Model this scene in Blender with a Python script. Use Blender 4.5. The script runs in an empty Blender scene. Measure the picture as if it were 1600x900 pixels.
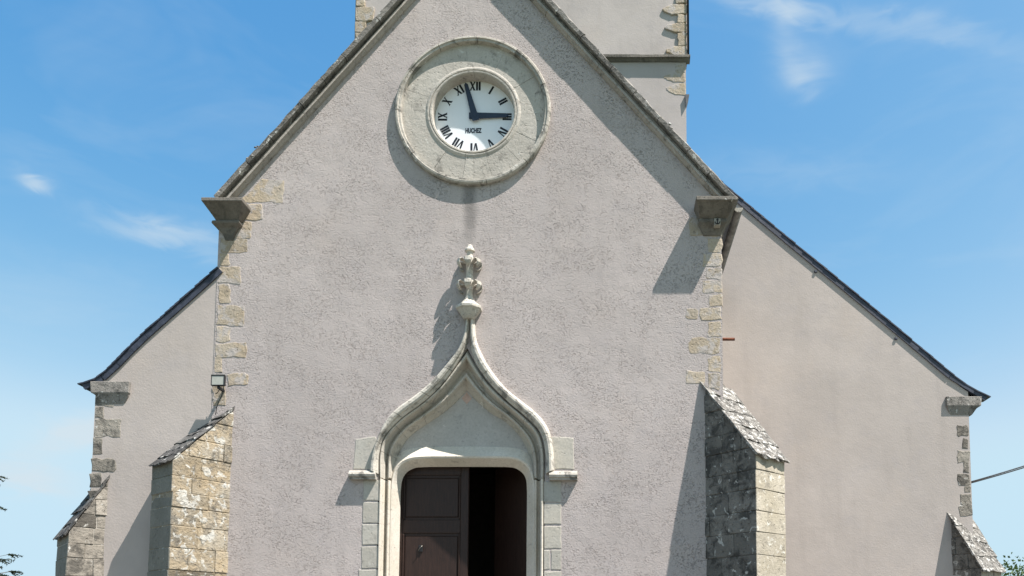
import bpy, bmesh, math, random
from mathutils import Vector, Matrix, noise
from mathutils.geometry import tessellate_polygon
R = math.radians
random.seed(7)
S = bpy.context.scene
COL = S.collection

# ------------------------------------------------------------------ camera
FPX, CX, YH, PITCH = 1300.0, 950.0, 1000.0, R(4.6)
CY = YH - FPX * math.tan(PITCH)
CAM = Vector((1.775, -10.83, 1.6))
cd = bpy.data.cameras.new('camera'); cam = bpy.data.objects.new('camera', cd); COL.objects.link(cam)
cam.location = CAM; cam.rotation_euler = (math.pi/2 + PITCH, 0, 0)
cd.sensor_width = 36; cd.lens = FPX/1600*36
cd.shift_x = (800-CX)/1600; cd.shift_y = (CY-450)/1600
cd.clip_start = 0.05; cd.clip_end = 5000
S.camera = cam

# ------------------------------------------------------------------ light
SUN_EL, SUN_PHI = R(60.6), R(62.2)       # phi: to the right of the facade's normal
SD = Vector((math.cos(SUN_EL)*math.sin(SUN_PHI), -math.cos(SUN_EL)*math.cos(SUN_PHI), math.sin(SUN_EL)))
sl = bpy.data.lights.new('sun', 'SUN'); so = bpy.data.objects.new('sun', sl); COL.objects.link(so)
sl.energy = 5.0; sl.angle = R(0.5); sl.color = (1.0, 0.94, 0.89)
so.rotation_euler = SD.to_track_quat('Z', 'Y').to_euler(); so.location = (8, -8, 15)
W = bpy.data.worlds.new('World'); S.world = W; W.use_nodes = True
S.view_settings.view_transform = 'Standard'; S.view_settings.look = 'None'
S.view_settings.exposure = 0.98; S.view_settings.gamma = 1.0
SKY_STRENGTH = 0.118
W.cycles.sampling_method = 'MANUAL'; W.cycles.sample_map_resolution = 128

def build_world():
    nt = W.node_tree; N = nt.nodes; L = nt.links
    for n in list(N): N.remove(n)
    out = N.new('ShaderNodeOutputWorld'); bg = N.new('ShaderNodeBackground')
    sky = N.new('ShaderNodeTexSky'); sky.sky_type = 'NISHITA'; sky.sun_disc = False
    sky.sun_elevation = SUN_EL
    sky.sun_rotation = math.atan2(SD.x, SD.y)
    sky.air_density = 1.0; sky.dust_density = 1.3; sky.ozone_density = 1.2
    bg.inputs['Strength'].default_value = SKY_STRENGTH
    tc = N.new('ShaderNodeTexCoord')
    sep = N.new('ShaderNodeSeparateXYZ'); L.new(tc.outputs['Generated'], sep.inputs[0])
    def M(op, a, b=None):
        m = N.new('ShaderNodeMath'); m.operation = op
        for i, v in enumerate((a, b)):
            if v is None: continue
            if isinstance(v, (int, float)): m.inputs[i].default_value = v
            else: L.new(v, m.inputs[i])
        return m.outputs[0]
    # cirrus streaks: noise on the direction, stretched and warped
    mp = N.new('ShaderNodeMapping'); mp.inputs['Scale'].default_value = (2.2, 2.2, 5.5); mp.inputs['Rotation'].default_value = (0, R(14), 0)
    L.new(tc.outputs['Generated'], mp.inputs[0])
    n1 = N.new('ShaderNodeTexNoise'); n1.inputs['Scale'].default_value = 2.0; n1.inputs['Detail'].default_value = 4; n1.inputs['Roughness'].default_value = .58; n1.inputs['Distortion'].default_value = .7
    L.new(mp.outputs[0], n1.inputs['Vector'])
    fine = N.new('ShaderNodeTexNoise'); fine.inputs['Scale'].default_value = 9; fine.inputs['Detail'].default_value = 3; fine.inputs['Distortion'].default_value = 1.2
    L.new(mp.outputs[0], fine.inputs['Vector'])
    base = M('MULTIPLY', M('SMOOTH_MIN', M('MAXIMUM', M('MULTIPLY', M('SUBTRACT', n1.outputs['Fac'], .52), 2.2), 0), 1.0), .22)
    # wisps that stand in this part of the sky; direction given as x/y and z/y of the view ray
    yy = M('MAXIMUM', sep.outputs['Y'], .02)
    u = M('DIVIDE', sep.outputs['X'], yy); v = M('DIVIDE', sep.outputs['Z'], yy)
    front = M('GREATER_THAN', sep.outputs['Y'], .05)
    fwd = Vector((0, math.cos(PITCH), math.sin(PITCH))); up = Vector((0, -math.sin(PITCH), math.cos(PITCH)))
    def uv(px, py):
        d = fwd + Vector((1, 0, 0))*((px-CX)/FPX) + up*(-(py-CY)/FPX)
        return d.x/d.y, d.z/d.y
    # nudge by noise so the outlines fray
    fu = M('ADD', u, M('MULTIPLY', M('SUBTRACT', n1.outputs['Fac'], .5), .10))
    fv = M('ADD', v, M('MULTIPLY', M('SUBTRACT', fine.outputs['Fac'], .5), .055))
    acc = base
    for px, py, sx, sy, ang, amp in ((1250, 112, 46, 32, -20, 1.0), (1238, 45, 22, 66, 8, .55), (1230, 14, 100, 16, 12, .95),
                                     (1450, 46, 150, 20, 12, .55), (262, 362, 100, 19, 12, 1.15), (66, 279, 22, 14, 25, 1.1),
                                     (110, 680, 74, 24, -18, 2.0), (40, 744, 74, 20, 8, 1.8), (100, 470, 190, 60, 5, .30), (1240, 266, 170, 26, 2, .26)):
        cu, cv = uv(px, py)
        a = R(ang); ca, sa = math.cos(a), -math.sin(a)
        du = M('SUBTRACT', fu, cu); dv = M('SUBTRACT', fv, cv)
        p = M('DIVIDE', M('ADD', M('MULTIPLY', du, ca), M('MULTIPLY', dv, sa)), sx/FPX)
        q = M('DIVIDE', M('SUBTRACT', M('MULTIPLY', dv, ca), M('MULTIPLY', du, sa)), sy/FPX)
        r2 = M('ADD', M('MULTIPLY', p, p), M('MULTIPLY', q, q))
        g = M('MULTIPLY', M('MULTIPLY', M('EXPONENT', M('MULTIPLY', r2, -.8)), amp*.44), front)
        acc = M('ADD', acc, g)
    fib = N.new('ShaderNodeTexNoise'); fib.inputs['Scale'].default_value = 5.5; fib.inputs['Detail'].default_value = 4; fib.inputs['Roughness'].default_value = .62; fib.inputs['Distortion'].default_value = .5
    fm = N.new('ShaderNodeMapping'); fm.inputs['Scale'].default_value = (1.2, 1.2, 9); fm.inputs['Rotation'].default_value = (0, R(11), 0); L.new(tc.outputs['Generated'], fm.inputs[0]); L.new(fm.outputs[0], fib.inputs['Vector'])
    acc = M('MINIMUM', M('MULTIPLY', acc, M('ADD', M('MULTIPLY', fib.outputs['Fac'], 1.6), .2)), .8)
    mix = N.new('ShaderNodeMix'); mix.data_type = 'RGBA'
    tint = N.new('ShaderNodeMix'); tint.data_type = 'RGBA'; tint.blend_type = 'MULTIPLY'; tint.inputs[0].default_value = 1
    sc = N.new('ShaderNodeSeparateColor'); L.new(sky.outputs[0], sc.inputs[0]); cc = N.new('ShaderNodeCombineColor')
    for i, (kk, ex, cap, soft) in enumerate(SKY_CURVE):
        sm = N.new('ShaderNodeMath'); sm.operation = 'SMOOTH_MIN'; sm.inputs[1].default_value = cap; sm.inputs[2].default_value = soft
        L.new(M('MULTIPLY', M('POWER', sc.outputs[i], ex), kk), sm.inputs[0]); L.new(sm.outputs[0], cc.inputs[i])
    L.new(cc.outputs[0], tint.inputs[6]); tint.inputs[7].default_value = SKY_TINT
    L.new(acc, mix.inputs[0]); L.new(tint.outputs[2], mix.inputs[6]); mix.inputs[7].default_value = CLOUD_COL
    L.new(mix.outputs[2], bg.inputs['Color']); L.new(bg.outputs[0], out.inputs[0])
SKY_TINT = (1.10, 1.015, 1.0, 1); CLOUD_COL = (2.9, 3.35, 3.65, 1)
SKY_CURVE = ((.395, 2.2, 2.25, .7), (.87, 1.10, 3.35, .5), (1.84, .48, 4.0, .3))     # a clear, slightly cyan sky, paler towards the horizon
build_world()

# ------------------------------------------------------------------ helpers
FW = Vector((0, math.cos(PITCH), math.sin(PITCH))); UPV = Vector((0, -math.sin(PITCH), math.cos(PITCH)))
def P(px, py, Y=0.0):
    d = FW + Vector((1, 0, 0))*((px-CX)/FPX) + UPV*(-(py-CY)/FPX)
    return CAM + d*((Y-CAM.y)/d.y)
def to_px(p):
    r = Vector(p)-CAM; dep = r.dot(FW)
    return CX + FPX*r.x/dep, CY - FPX*r.dot(UPV)/dep

def link(o, parent=None, mat=None):
    COL.objects.link(o)
    if parent is not None: o.parent = parent
    if mat is not None and o.data is not None: o.data.materials.append(mat)
    return o
def mesh(name, verts, faces, mat, parent=None, smooth=False):
    m = bpy.data.meshes.new(name); m.from_pydata([tuple(v) for v in verts], [], faces); m.validate(); m.update()
    bm = bmesh.new(); bm.from_mesh(m); bmesh.ops.recalc_face_normals(bm, faces=bm.faces); bm.to_mesh(m); bm.free()
    if smooth: m.polygons.foreach_set('use_smooth', [True]*len(m.polygons))
    return link(bpy.data.objects.new(name, m), parent, mat)
def from_bm(name, bm, mat, parent=None, smooth=False):
    m = bpy.data.meshes.new(name); bmesh.ops.recalc_face_normals(bm, faces=bm.faces); bm.to_mesh(m); bm.free()
    if smooth: m.polygons.foreach_set('use_smooth', [True]*len(m.polygons))
    return link(bpy.data.objects.new(name, m), parent, mat)
def empty(name, loc=(0, 0, 0), parent=None):
    o = bpy.data.objects.new(name, None); o.location = loc; o.empty_display_size = .2
    return link(o, parent)
def tag(o, label=None, cat=None, group=None, kind=None):
    for k, v in (('label', label), ('category', cat), ('group', group), ('kind', kind)):
        if v: o[k] = v
    return o
def box_vf(x0, x1, y0, y1, z0, z1):
    v = [(x, y, z) for z in (z0, z1) for y in (y0, y1) for x in (x0, x1)]
    f = [(0, 2, 3, 1), (4, 5, 7, 6), (0, 1, 5, 4), (2, 6, 7, 3), (0, 4, 6, 2), (1, 3, 7, 5)]
    return v, f
def box(name, x0, x1, y0, y1, z0, z1, mat, parent=None, bev=0.0, jit=0.0):
    bm = bmesh.new(); v, f = box_vf(x0, x1, y0, y1, z0, z1)
    bv = [bm.verts.new(Vector(p)+Vector([random.uniform(-jit, jit) for _ in range(3)])) for p in v]
    for q in f: bm.faces.new([bv[i] for i in q])
    if bev: bmesh.ops.bevel(bm, geom=bm.edges[:], offset=bev, segments=1, affect='EDGES')
    return from_bm(name, bm, mat, parent)
def prism(name, outline, y0, y1, mat, parent=None, holes=()):
    """outline, holes: lists of (x, z); extruded between y0 (front) and y1"""
    loops = [list(outline)] + [list(h) for h in holes]
    flat = [p for l in loops for p in l]; n = len(flat)
    tris = tessellate_polygon([[Vector((p[0], p[1], 0)) for p in l] for l in loops])
    verts = [(p[0], y0, p[1]) for p in flat] + [(p[0], y1, p[1]) for p in flat]
    faces = [tuple(t) for t in tris] + [tuple(i+n for i in t) for t in tris]
    b = 0
    for l in loops:
        k = len(l)
        for i in range(k):
            j = (i+1) % k; faces.append((b+i, b+j, b+j+n, b+i+n))
        b += k
    return mesh(name, verts, faces, mat, parent)
def loft(name, rings, mat, parent=None, closed=False, caps=True, smooth=False):
    """rings: list of point lists; each ring is a cross-section. closed: the cross-section is a loop"""
    k = len(rings[0]); v = [p for r in rings for p in r]; f = []
    for a in range(len(rings)-1):
        for i in range(k if closed else k-1):
            j = (i+1) % k
            f.append((a*k+i, a*k+j, (a+1)*k+j, (a+1)*k+i))
    if caps:
        f.append(tuple(range(k))[::-1]); f.append(tuple((len(rings)-1)*k+i for i in range(k)))
    return mesh(name, v, f, mat, parent, smooth)
def tube(name, pts, r, mat, parent=None, n=8, smooth=True):
    rings = []; pts = [Vector(p) for p in pts]
    for i, p in enumerate(pts):
        t = (pts[min(i+1, len(pts)-1)]-pts[max(i-1, 0)]).normalized()
        a = t.orthogonal().normalized() if i == 0 else (a - t*a.dot(t)).normalized()
        b = t.cross(a); rr = r[i] if isinstance(r, (list, tuple)) else r
        rings.append([p + a*math.cos(2*math.pi*k/n)*rr + b*math.sin(2*math.pi*k/n)*rr for k in range(n)])
    return loft(name, rings, mat, parent, closed=True, smooth=smooth)
def slab(name, outline, y_back, y_front, mat, parent, bev=.008, jit=.006, sub=.09):
    """irregular stone face: outline of (x, z), its edge worn"""
    pts = []
    n = len(outline)
    for i in range(n):
        a = Vector(outline[i]); b = Vector(outline[(i+1) % n]); k = max(1, int((b-a).length/sub))
        for t in range(k):
            q = a.lerp(b, t/k)
            pts.append(q + Vector((random.uniform(-jit, jit), random.uniform(-jit, jit))))
    c = sum(pts, Vector((0, 0)))/len(pts)
    inn = []
    for i, p in enumerate(pts):
        d = (pts[i-1]-p).normalized() + (pts[(i+1) % len(pts)]-p).normalized()
        to = (c-p).normalized()
        inn.append(p + to*bev*random.uniform(.8, 1.8))
    k = len(pts); v = []
    for ring, y in ((pts, y_back), (pts, y_front + bev*.7), (inn, y_front)):
        v += [(p.x, y, p.y) for p in ring]
    f = [(a*k+i, a*k+(i+1) % k, (a+1)*k+(i+1) % k, (a+1)*k+i) for a in range(2) for i in range(k)]
    tri = tessellate_polygon([[Vector((p.x, p.y, 0)) for p in inn]])
    f += [tuple(2*k+i for i in t) for t in tri]
    return mesh(name, v, f, mat, parent)

# ------------------------------------------------------------------ materials
class NT:
    def __init__(s, name):
        s.m = bpy.data.materials.new(name); s.m.use_nodes = True; s.nt = s.m.node_tree
        s.b = s.nt.nodes['Principled BSDF']; s.pos = s.nt.nodes.new('ShaderNodeNewGeometry').outputs['Position']
    def new(s, t): return s.nt.nodes.new(t)
    def link(s, a, b): s.nt.links.new(a, b)
    def math(s, op, a, b=None, c=None, clamp=False):
        m = s.new('ShaderNodeMath'); m.operation = op; m.use_clamp = clamp
        for i, v in enumerate((a, b, c)):
            if v is None: continue
            if isinstance(v, (int, float)): m.inputs[i].default_value = v
            else: s.link(v, m.inputs[i])
        return m.outputs[0]
    def noise(s, scale, detail=4, rough=.55, dist=0.0, stretch=None, off=0):
        n = s.new('ShaderNodeTexNoise'); n.inputs['Scale'].default_value = scale; n.inputs['Detail'].default_value = detail
        n.inputs['Roughness'].default_value = rough; n.inputs['Distortion'].default_value = dist
        mp = s.new('ShaderNodeMapping'); mp.inputs['Location'].default_value = (off, off*1.7, off*.6)
        if stretch: mp.inputs['Scale'].default_value = stretch
        s.link(s.pos, mp.inputs[0]); s.link(mp.outputs[0], n.inputs['Vector'])
        return n.outputs['Fac']
    def voro(s, scale, feature='F1', out='Distance'):
        n = s.new('ShaderNodeTexVoronoi'); n.feature = feature; n.inputs['Scale'].default_value = scale
        s.link(s.pos, n.inputs['Vector']); return n.outputs[out]
    def ramp(s, x, lo, hi):
        m = s.new('ShaderNodeMapRange'); m.clamp = True; m.interpolation_type = 'SMOOTHSTEP'
        m.inputs[1].default_value = lo; m.inputs[2].default_value = hi; s.link(x, m.inputs[0]); return m.outputs[0]
    def mix(s, fac, a, b, mode='MIX'):
        m = s.new('ShaderNodeMix'); m.data_type = 'RGBA'; m.blend_type = mode
        for i, v in ((0, fac), (6, a), (7, b)):
            if isinstance(v, (int, float)): m.inputs[i].default_value = v
            elif isinstance(v, tuple): m.inputs[i].default_value = v + (1,) if len(v) == 3 else v
            else: s.link(v, m.inputs[i])
        return m.outputs[2]
    def rand(s):
        return s.new('ShaderNodeObjectInfo').outputs['Random']
    def bump(s, h, dist, strength=1.0, prev=None):
        b = s.new('ShaderNodeBump'); b.inputs['Distance'].default_value = dist; b.inputs['Strength'].default_value = strength
        s.link(h, b.inputs['Height'])
        if prev is not None: s.link(prev, b.inputs['Normal'])
        return b.outputs[0]
    def done(s, col=None, rough=.9, nrm=None, spec=.25, metal=0):
        if isinstance(col, tuple): s.b.inputs['Base Color'].default_value = col + (1,)
        elif col is not None: s.link(col, s.b.inputs['Base Color'])
        s.b.inputs['Roughness'].default_value = rough; s.b.inputs['Metallic'].default_value = metal
        s.b.inputs['Specular IOR Level'].default_value = spec
        if nrm is not None: s.link(nrm, s.b.inputs['Normal'])
        return s.m

def render_coat(name, base, rough_amt):
    t = NT(name)
    big = t.noise(.55, 5, .6); mid = t.noise(3.2, 5, .6, off=4)
    col = t.mix(t.ramp(big, .3, .72), tuple(c*.90 for c in base), tuple(c*1.08 for c in base))
    col = t.mix(t.math('MULTIPLY', t.ramp(mid, .48, .72), .34), col, (base[0]*.86, base[1]*.88, base[2]*.93))
    warm = t.noise(1.1, 4, .6, off=11)
    col = t.mix(t.math('MULTIPLY', t.ramp(warm, .52, .75), .3), col, (base[0]*1.02, base[1]*.97, base[2]*.90))
    if rough_amt:
        # thrown roughcast: mostly flat, with clusters of small torn pits and grains
        g1 = t.noise(52, 3, .7)
        n2 = t.noise(44, 2, .6, .2, stretch=(1, 1, 1.35), off=8)
        clus = t.ramp(t.noise(2.6, 4, .6, off=21), .36, .64)
        pit = t.math('MULTIPLY', t.ramp(n2, .56, .66), t.math('MULTIPLY_ADD', clus, .8, .2))
        crumb = t.math('MULTIPLY', t.ramp(t.noise(42, 2, .6, off=61), .60, .68), t.math('MULTIPLY_ADD', clus, .7, .15))
        h = t.math('ADD', t.math('MULTIPLY', g1, .42), t.math('MULTIPLY', crumb, .40))
        h = t.math('SUBTRACT', h, t.math('MULTIPLY', pit, .62))
        h = t.math('ADD', h, t.math('MULTIPLY', t.noise(5, 2, .5, off=33), .5))
        nrm = t.bump(h, .015*rough_amt, 1.0)
        col = t.mix(t.math('MULTIPLY', pit, .28), col, tuple(c*.62 for c in base))
        grain = t.ramp(t.noise(60, 2, .5, off=2), .3, .7)
        col = t.mix(.22, col, t.mix(grain, tuple(c*.75 for c in base), tuple(min(.8, c*1.18) for c in base)))
        rs = t.noise(1.5, 5, .62, .2, stretch=(2.6, 2.6, .28), off=77)
        col = t.mix(t.math('MULTIPLY', t.ramp(rs, .50, .72), .22), col, tuple(c*.72 for c in base))
        # run-off streak under the lowest point of the clock surround
        sx = t.new('ShaderNodeSeparateXYZ'); t.link(t.pos, sx.inputs[0])
        a = P(735, 290); b = P(735, 372)
        wob = t.math('MULTIPLY', t.math('SUBTRACT', t.noise(5, 3, off=5), .5), .10)
        dx = t.math('ABSOLUTE', t.math('ADD', t.math('SUBTRACT', sx.outputs[0], a.x-.005), wob))
        st = t.math('MULTIPLY', t.math('SUBTRACT', 1, t.ramp(dx, .02, .13)), t.math('MULTIPLY', t.ramp(sx.outputs[2], b.z-.35, b.z+.35), t.math('SUBTRACT', 1, t.ramp(sx.outputs[2], a.z+.05, a.z+.3))))
        col = t.mix(t.math('MULTIPLY', st, .62), col, (.15, .14, .13))
    else:
        h = t.math('ADD', t.noise(40, 3, .6), t.math('MULTIPLY', t.noise(7, 3, .6, off=2), 1.2))
        nrm = t.bump(h, .0022, 1.0)
        st = t.noise(1.6, 4, .6, stretch=(2.2, 2.2, .35), off=9)
        col = t.mix(t.math('MULTIPLY', t.ramp(st, .48, .70), .26), col, tuple(c*.75 for c in base))
        spots = t.ramp(t.noise(16, 2, .5, off=14), .68, .76)
        col = t.mix(t.math('MULTIPLY', spots, .14), col, tuple(c*.6 for c in base))
    return t.done(col, .95, nrm, .15)

def stone(name, c1, c2, *args, smear=None, **kw):
    return stone_(name, c1, c2, *args, smear=smear, **kw)
def stone_(name, c1, c2, lichen=(.6, .6, .54), l_amt=.2, dark=(.06, .06, .055), d_amt=.2, spot=0.0, relief=.008, var=.16, scale=1.0, smear=None, odd=0.0):
    t = NT(name)
    a = t.noise(2.2*scale, 5, .62); fine = t.noise(38, 4, .6, off=3); r = t.rand()
    col = t.mix(t.ramp(a, .32, .68), c1, c2)
    tone = t.math('MULTIPLY_ADD', r, 2*var, 1-var)
    if odd: tone = t.math('MULTIPLY', tone, t.math('MULTIPLY_ADD', t.math('GREATER_THAN', t.math('FRACT', t.math('MULTIPLY', r, 7.3)), 1-odd), -.52, 1))
    cm = t.new('ShaderNodeCombineXYZ')
    for i in range(3): t.link(tone, cm.inputs[i])
    col = t.mix(1.0, col, cm.outputs[0], 'MULTIPLY')
    col = t.mix(t.math('MULTIPLY', t.ramp(fine, .35, .7), .3), col, tuple(c*.62 for c in c1))
    dn = t.noise(5.5*scale, 6, .68, .5, off=7)
    dm = t.math('MULTIPLY', t.ramp(dn, .62-.34*d_amt, .74-.25*d_amt), min(1, .55+.5*d_amt))
    col = t.mix(dm, col, dark)
    ln = t.noise(9*scale, 5, .62, .7, off=17)
    lm = t.math('MULTIPLY', t.ramp(ln, .70-.30*l_amt, .75-.28*l_amt), .8)
    col = t.mix(lm, col, lichen)
    if smear:
        col = t.mix(t.math('MULTIPLY', t.ramp(t.noise(4.2, 5, .66, .3, off=51), .50, .60), .85), col, smear)
    h = t.math('ADD', t.math('MULTIPLY', a, .8), t.math('MULTIPLY', t.noise(15, 5, .7, off=5), .8))
    h = t.math('ADD', h, t.math('MULTIPLY', fine, .25))
    if spot:
        v = t.new('ShaderNodeTexVoronoi'); v.inputs['Scale'].default_value = 5.2; v.inputs['Randomness'].default_value = 1
        wp = t.new('ShaderNodeVectorMath'); wp.operation = 'ADD'
        nz = t.new('ShaderNodeTexNoise'); nz.inputs['Scale'].default_value = 9; t.link(t.pos, nz.inputs['Vector'])
        sc = t.new('ShaderNodeVectorMath'); sc.operation = 'SCALE'; sc.inputs['Scale'].default_value = .11
        t.link(nz.outputs['Color'], sc.inputs[0]); t.link(t.pos, wp.inputs[0]); t.link(sc.outputs[0], wp.inputs[1]); t.link(wp.outputs[0], v.inputs['Vector'])
        cs = t.new('ShaderNodeSeparateColor'); t.link(v.outputs['Color'], cs.inputs[0])
        rad = t.math('MULTIPLY', cs.outputs[0], .34*spot)
        sp = t.math('MULTIPLY', t.math('SUBTRACT', 1, t.ramp(t.math('SUBTRACT', v.outputs['Distance'], rad), -.03, .03)), t.math('GREATER_THAN', cs.outputs[1], .5))
        ringy = t.math('MULTIPLY', sp, t.math('MULTIPLY_ADD', t.ramp(t.noise(18, 3, off=31), .35, .65), .55, .4))
        col = t.mix(ringy, col, lichen)
        h = t.math('ADD', h, t.math('MULTIPLY', sp, .12))
    pits = t.ramp(t.noise(26, 2, .5, .4, off=40), .64, .72)
    h = t.math('SUBTRACT', h, t.math('MULTIPLY', pits, .55))
    col = t.mix(t.math('MULTIPLY', pits, .3), col, tuple(c*.4 for c in c1))
    return t.done(col, .92, t.bump(h, relief, 1.0), .2)

def plain(name, col, rough=.6, spec=.3, metal=0, noise_amt=.15, scale=12, relief=.0015):
    t = NT(name); n = t.noise(scale, 5, .6)
    c = t.mix(t.ramp(n, .3, .7), tuple(x*(1-noise_amt) for x in col), tuple(x*(1+noise_amt) for x in col))
    return t.done(c, rough, t.bump(t.noise(scale*3, 3), relief), spec, metal)

M = {}
M['roughcast'] = render_coat('roughcast', (.458, .407, .384), 1.0)
M['smooth'] = render_coat('smooth_render', (.460, .408, .372), 0)
M['tower'] = render_coat('tower_render', (.445, .400, .374), 0)
M['ochre'] = stone('ochre_limestone', (.41, .33, .235), (.44, .38, .305), (.53, .485, .425), .26, (.15, .13, .11), .14, relief=.016, var=.18, smear=(.44, .40, .372))
M['coping'] = stone('weathered_coping', (.20, .185, .165), (.28, .26, .235), (.58, .57, .53), .34, (.07, .068, .062), .42, relief=.02, var=.16)
M['mould'] = stone('gable_moulding_stone', (.36, .325, .285), (.43, .39, .345), (.55, .54, .50), .16, (.10, .095, .088), .30, relief=.010, var=.08)
M['kneeler'] = stone('kneeler_stone', (.15, .135, .115), (.215, .195, .168), (.5, .49, .45), .12, (.085, .08, .07), .30, relief=.012, var=.08)
M['pale'] = stone('pale_limestone', (.60, .545, .455), (.66, .61, .535), (.70, .68, .62), .12, (.22, .20, .17), .10, relief=.005, var=.06)
M['hood'] = stone('hood_limestone', (.50, .465, .40), (.60, .56, .49), (.70, .69, .64), .25, (.12, .115, .105), .36, relief=.010, var=.06)
M['finial'] = stone('finial_limestone', (.44, .41, .355), (.54, .505, .44), (.68, .67, .62), .30, (.09, .085, .075), .30, relief=.010, var=.06, scale=1.6)
M['clock_stone'] = stone('clock_limestone', (.43, .395, .345), (.505, .47, .415), (.60, .585, .54), .20, (.15, .14, .125), .22, relief=.010, var=.09)
M['rim'] = stone('clock_rim_limestone', (.39, .36, .31), (.50, .465, .41), (.66, .64, .59), .26, (.09, .086, .078), .44, relief=.012, var=.06)
M['arch'] = stone('shaded_arch_limestone', (.46, .425, .36), (.54, .50, .435), (.66, .64, .58), .14, (.18, .17, .15), .22, relief=.006, var=.08)  # jamb limestone darkened, so the arch's shade is in the colour
M['tymp'] = stone('tympanum_stone', (.43, .41, .38), (.48, .46, .43), (.62, .6, .56), .05, (.3, .29, .27), .08, relief=.004, var=.02)
M['jamb'] = stone('jamb_stone', (.425, .405, .36), (.47, .435, .37), (.56, .54, .49), .16, (.26, .24, .21), .10, relief=.006, var=.10)
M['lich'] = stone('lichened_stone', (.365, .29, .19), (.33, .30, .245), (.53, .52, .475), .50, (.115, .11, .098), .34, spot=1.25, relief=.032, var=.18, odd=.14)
M['slatecap'] = stone('dark_slate_cap', (.075, .072, .070), (.14, .135, .125), (.60, .59, .55), .34, (.03, .03, .03), .4, relief=.02, var=.25)
M['endshade'] = stone('shaded_end_stone', (.20, .19, .16), (.255, .24, .205), (.5, .49, .45), .12, (.13, .125, .11), .22, relief=.012, var=.10)  # for buttress ends turned from the sun: shade put into the stone colour
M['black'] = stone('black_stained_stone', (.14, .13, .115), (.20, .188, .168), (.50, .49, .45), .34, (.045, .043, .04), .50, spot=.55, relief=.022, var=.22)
M['paleblock'] = stone('pale_ashlar', (.39, .345, .265), (.46, .415, .34), (.62, .60, .54), .36, (.20, .18, .15), .28, relief=.014, var=.10)
M['capstone'] = stone('lichened_cap', (.20, .185, .165), (.29, .275, .25), (.58, .57, .535), .50, (.05, .048, .045), .55, spot=.7, relief=.03, var=.12, scale=1.9)
M['greyq'] = stone('grey_quoin', (.24, .215, .18), (.33, .30, .255), (.55, .54, .5), .26, (.075, .07, .062), .46, relief=.02, var=.18, odd=.15)
M['mortar'] = stone('mortar', (.36, .335, .29), (.44, .41, .36), (.5, .49, .45), .1, (.16, .15, .13), .2, relief=.012, var=.02)
M['slate'] = plain('slate', (.040, .046, .066), .55, .4, 0, .3, 8, .003)
M['zinc'] = plain('zinc', (.20, .20, .19), .6, .3, .2, .35, 6)
M['rust'] = plain('rust', (.15, .058, .035), .85, .2, 0, .35, 30)
M['white'] = plain('dial_enamel', (.80, .82, .84), .35, .4, 0, .015, 4, .0004)
M['ink'] = plain('numeral_paint', (.012, .014, .02), .5, .3, 0, .1)
M['hand'] = plain('hand_paint', (.018, .030, .052), .45, .4, 0, .1)
M['text'] = plain('lettering_paint', (.05, .06, .08), .6, .2, 0, .1)
M['lead'] = plain('lead_flashing', (.11, .11, .115), .6, .3, .1, .3, 9)
M['blackmetal'] = plain('black_metal', (.015, .015, .017), .45, .4, 0, .15)
M['glass'] = plain('lamp_glass', (.42, .42, .37), .18, .5, 0, .06, 30, .0006)
M['cable'] = plain('cable_rubber', (.02, .02, .022), .6, .3)
M['iron'] = plain('door_iron', (.16, .15, .13), .4, .5, .6, .2)
def wood():
    t = NT('door_wood'); g = t.noise(9, 5, .6, .6, stretch=(6, 6, .5)); f = t.noise(40, 3, .6, stretch=(5, 5, .4), off=3)
    col = t.mix(t.ramp(g, .3, .7), (.022, .011, .008), (.036, .018, .013))
    col = t.mix(t.math('MULTIPLY', t.ramp(f, .5, .7), .4), col, (.015, .009, .007))
    return t.done(col, .5, t.bump(g, .002), .35)
M['wood'] = wood()
def asphalt():
    t = NT('asphalt'); v = t.voro(45); n = t.noise(1.2, 5)
    col = t.mix(t.ramp(n, .3, .7), (.145, .135, .120), (.20, .185, .165)); col = t.mix(t.ramp(t.noise(60, 2), .4, .6), col, (.11, .105, .10))
    return t.done(col, .95, t.bump(v, .01), .2)
M['asphalt'] = asphalt()
def grass():
    t = NT('meadow'); col = t.mix(t.ramp(t.noise(.4, 5), .3, .7), (.05, .085, .025), (.10, .12, .045))
    return t.done(col, .95, t.bump(t.noise(20, 4), .03), .1)
M['meadow'] = grass()
def leafmat(name, a, b):
    t = NT(name); col = t.mix(t.ramp(t.noise(6, 3), .3, .7), a, b)
    t.b.inputs['Subsurface Weight'].default_value = 0
    m = t.done(col, .6, None, .3)
    tr = t.new('ShaderNodeBsdfTranslucent'); t.link(col, tr.inputs[0]); mx = t.new('ShaderNodeMixShader'); mx.inputs[0].default_value = .3
    t.link(t.b.outputs[0], mx.inputs[1]); t.link(tr.outputs[0], mx.inputs[2]); t.link(mx.outputs[0], t.nt.nodes['Material Output'].inputs[0])
    return m
M['leaf'] = leafmat('broad_leaf', (.045, .085, .022), (.085, .13, .035))
M['needle'] = leafmat('needles', (.022, .038, .020), (.045, .060, .030))
M['bark'] = plain('bark', (.07, .055, .042), .95, .1, 0, .35, 14, .012)

# ------------------------------------------------------------------ ground
g = 3000
tag(mesh('ground', [(-g, -g, 0), (g, -g, 0), (g, g, 0), (-g, g, 0)], [(0, 1, 2, 3)], M['meadow']), kind='structure')
tag(mesh('forecourt', [(-14, -22, .004), (15, -22, .004), (15, 3.5, .004), (-14, 3.5, .004)], [(0, 1, 2, 3)], M['asphalt']), kind='structure')

church = empty('church', (0, 0, 0))
tag(church, 'rendered stone village church with steep gable, ogee doorway, low side aisles and tower behind', 'church')

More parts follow.
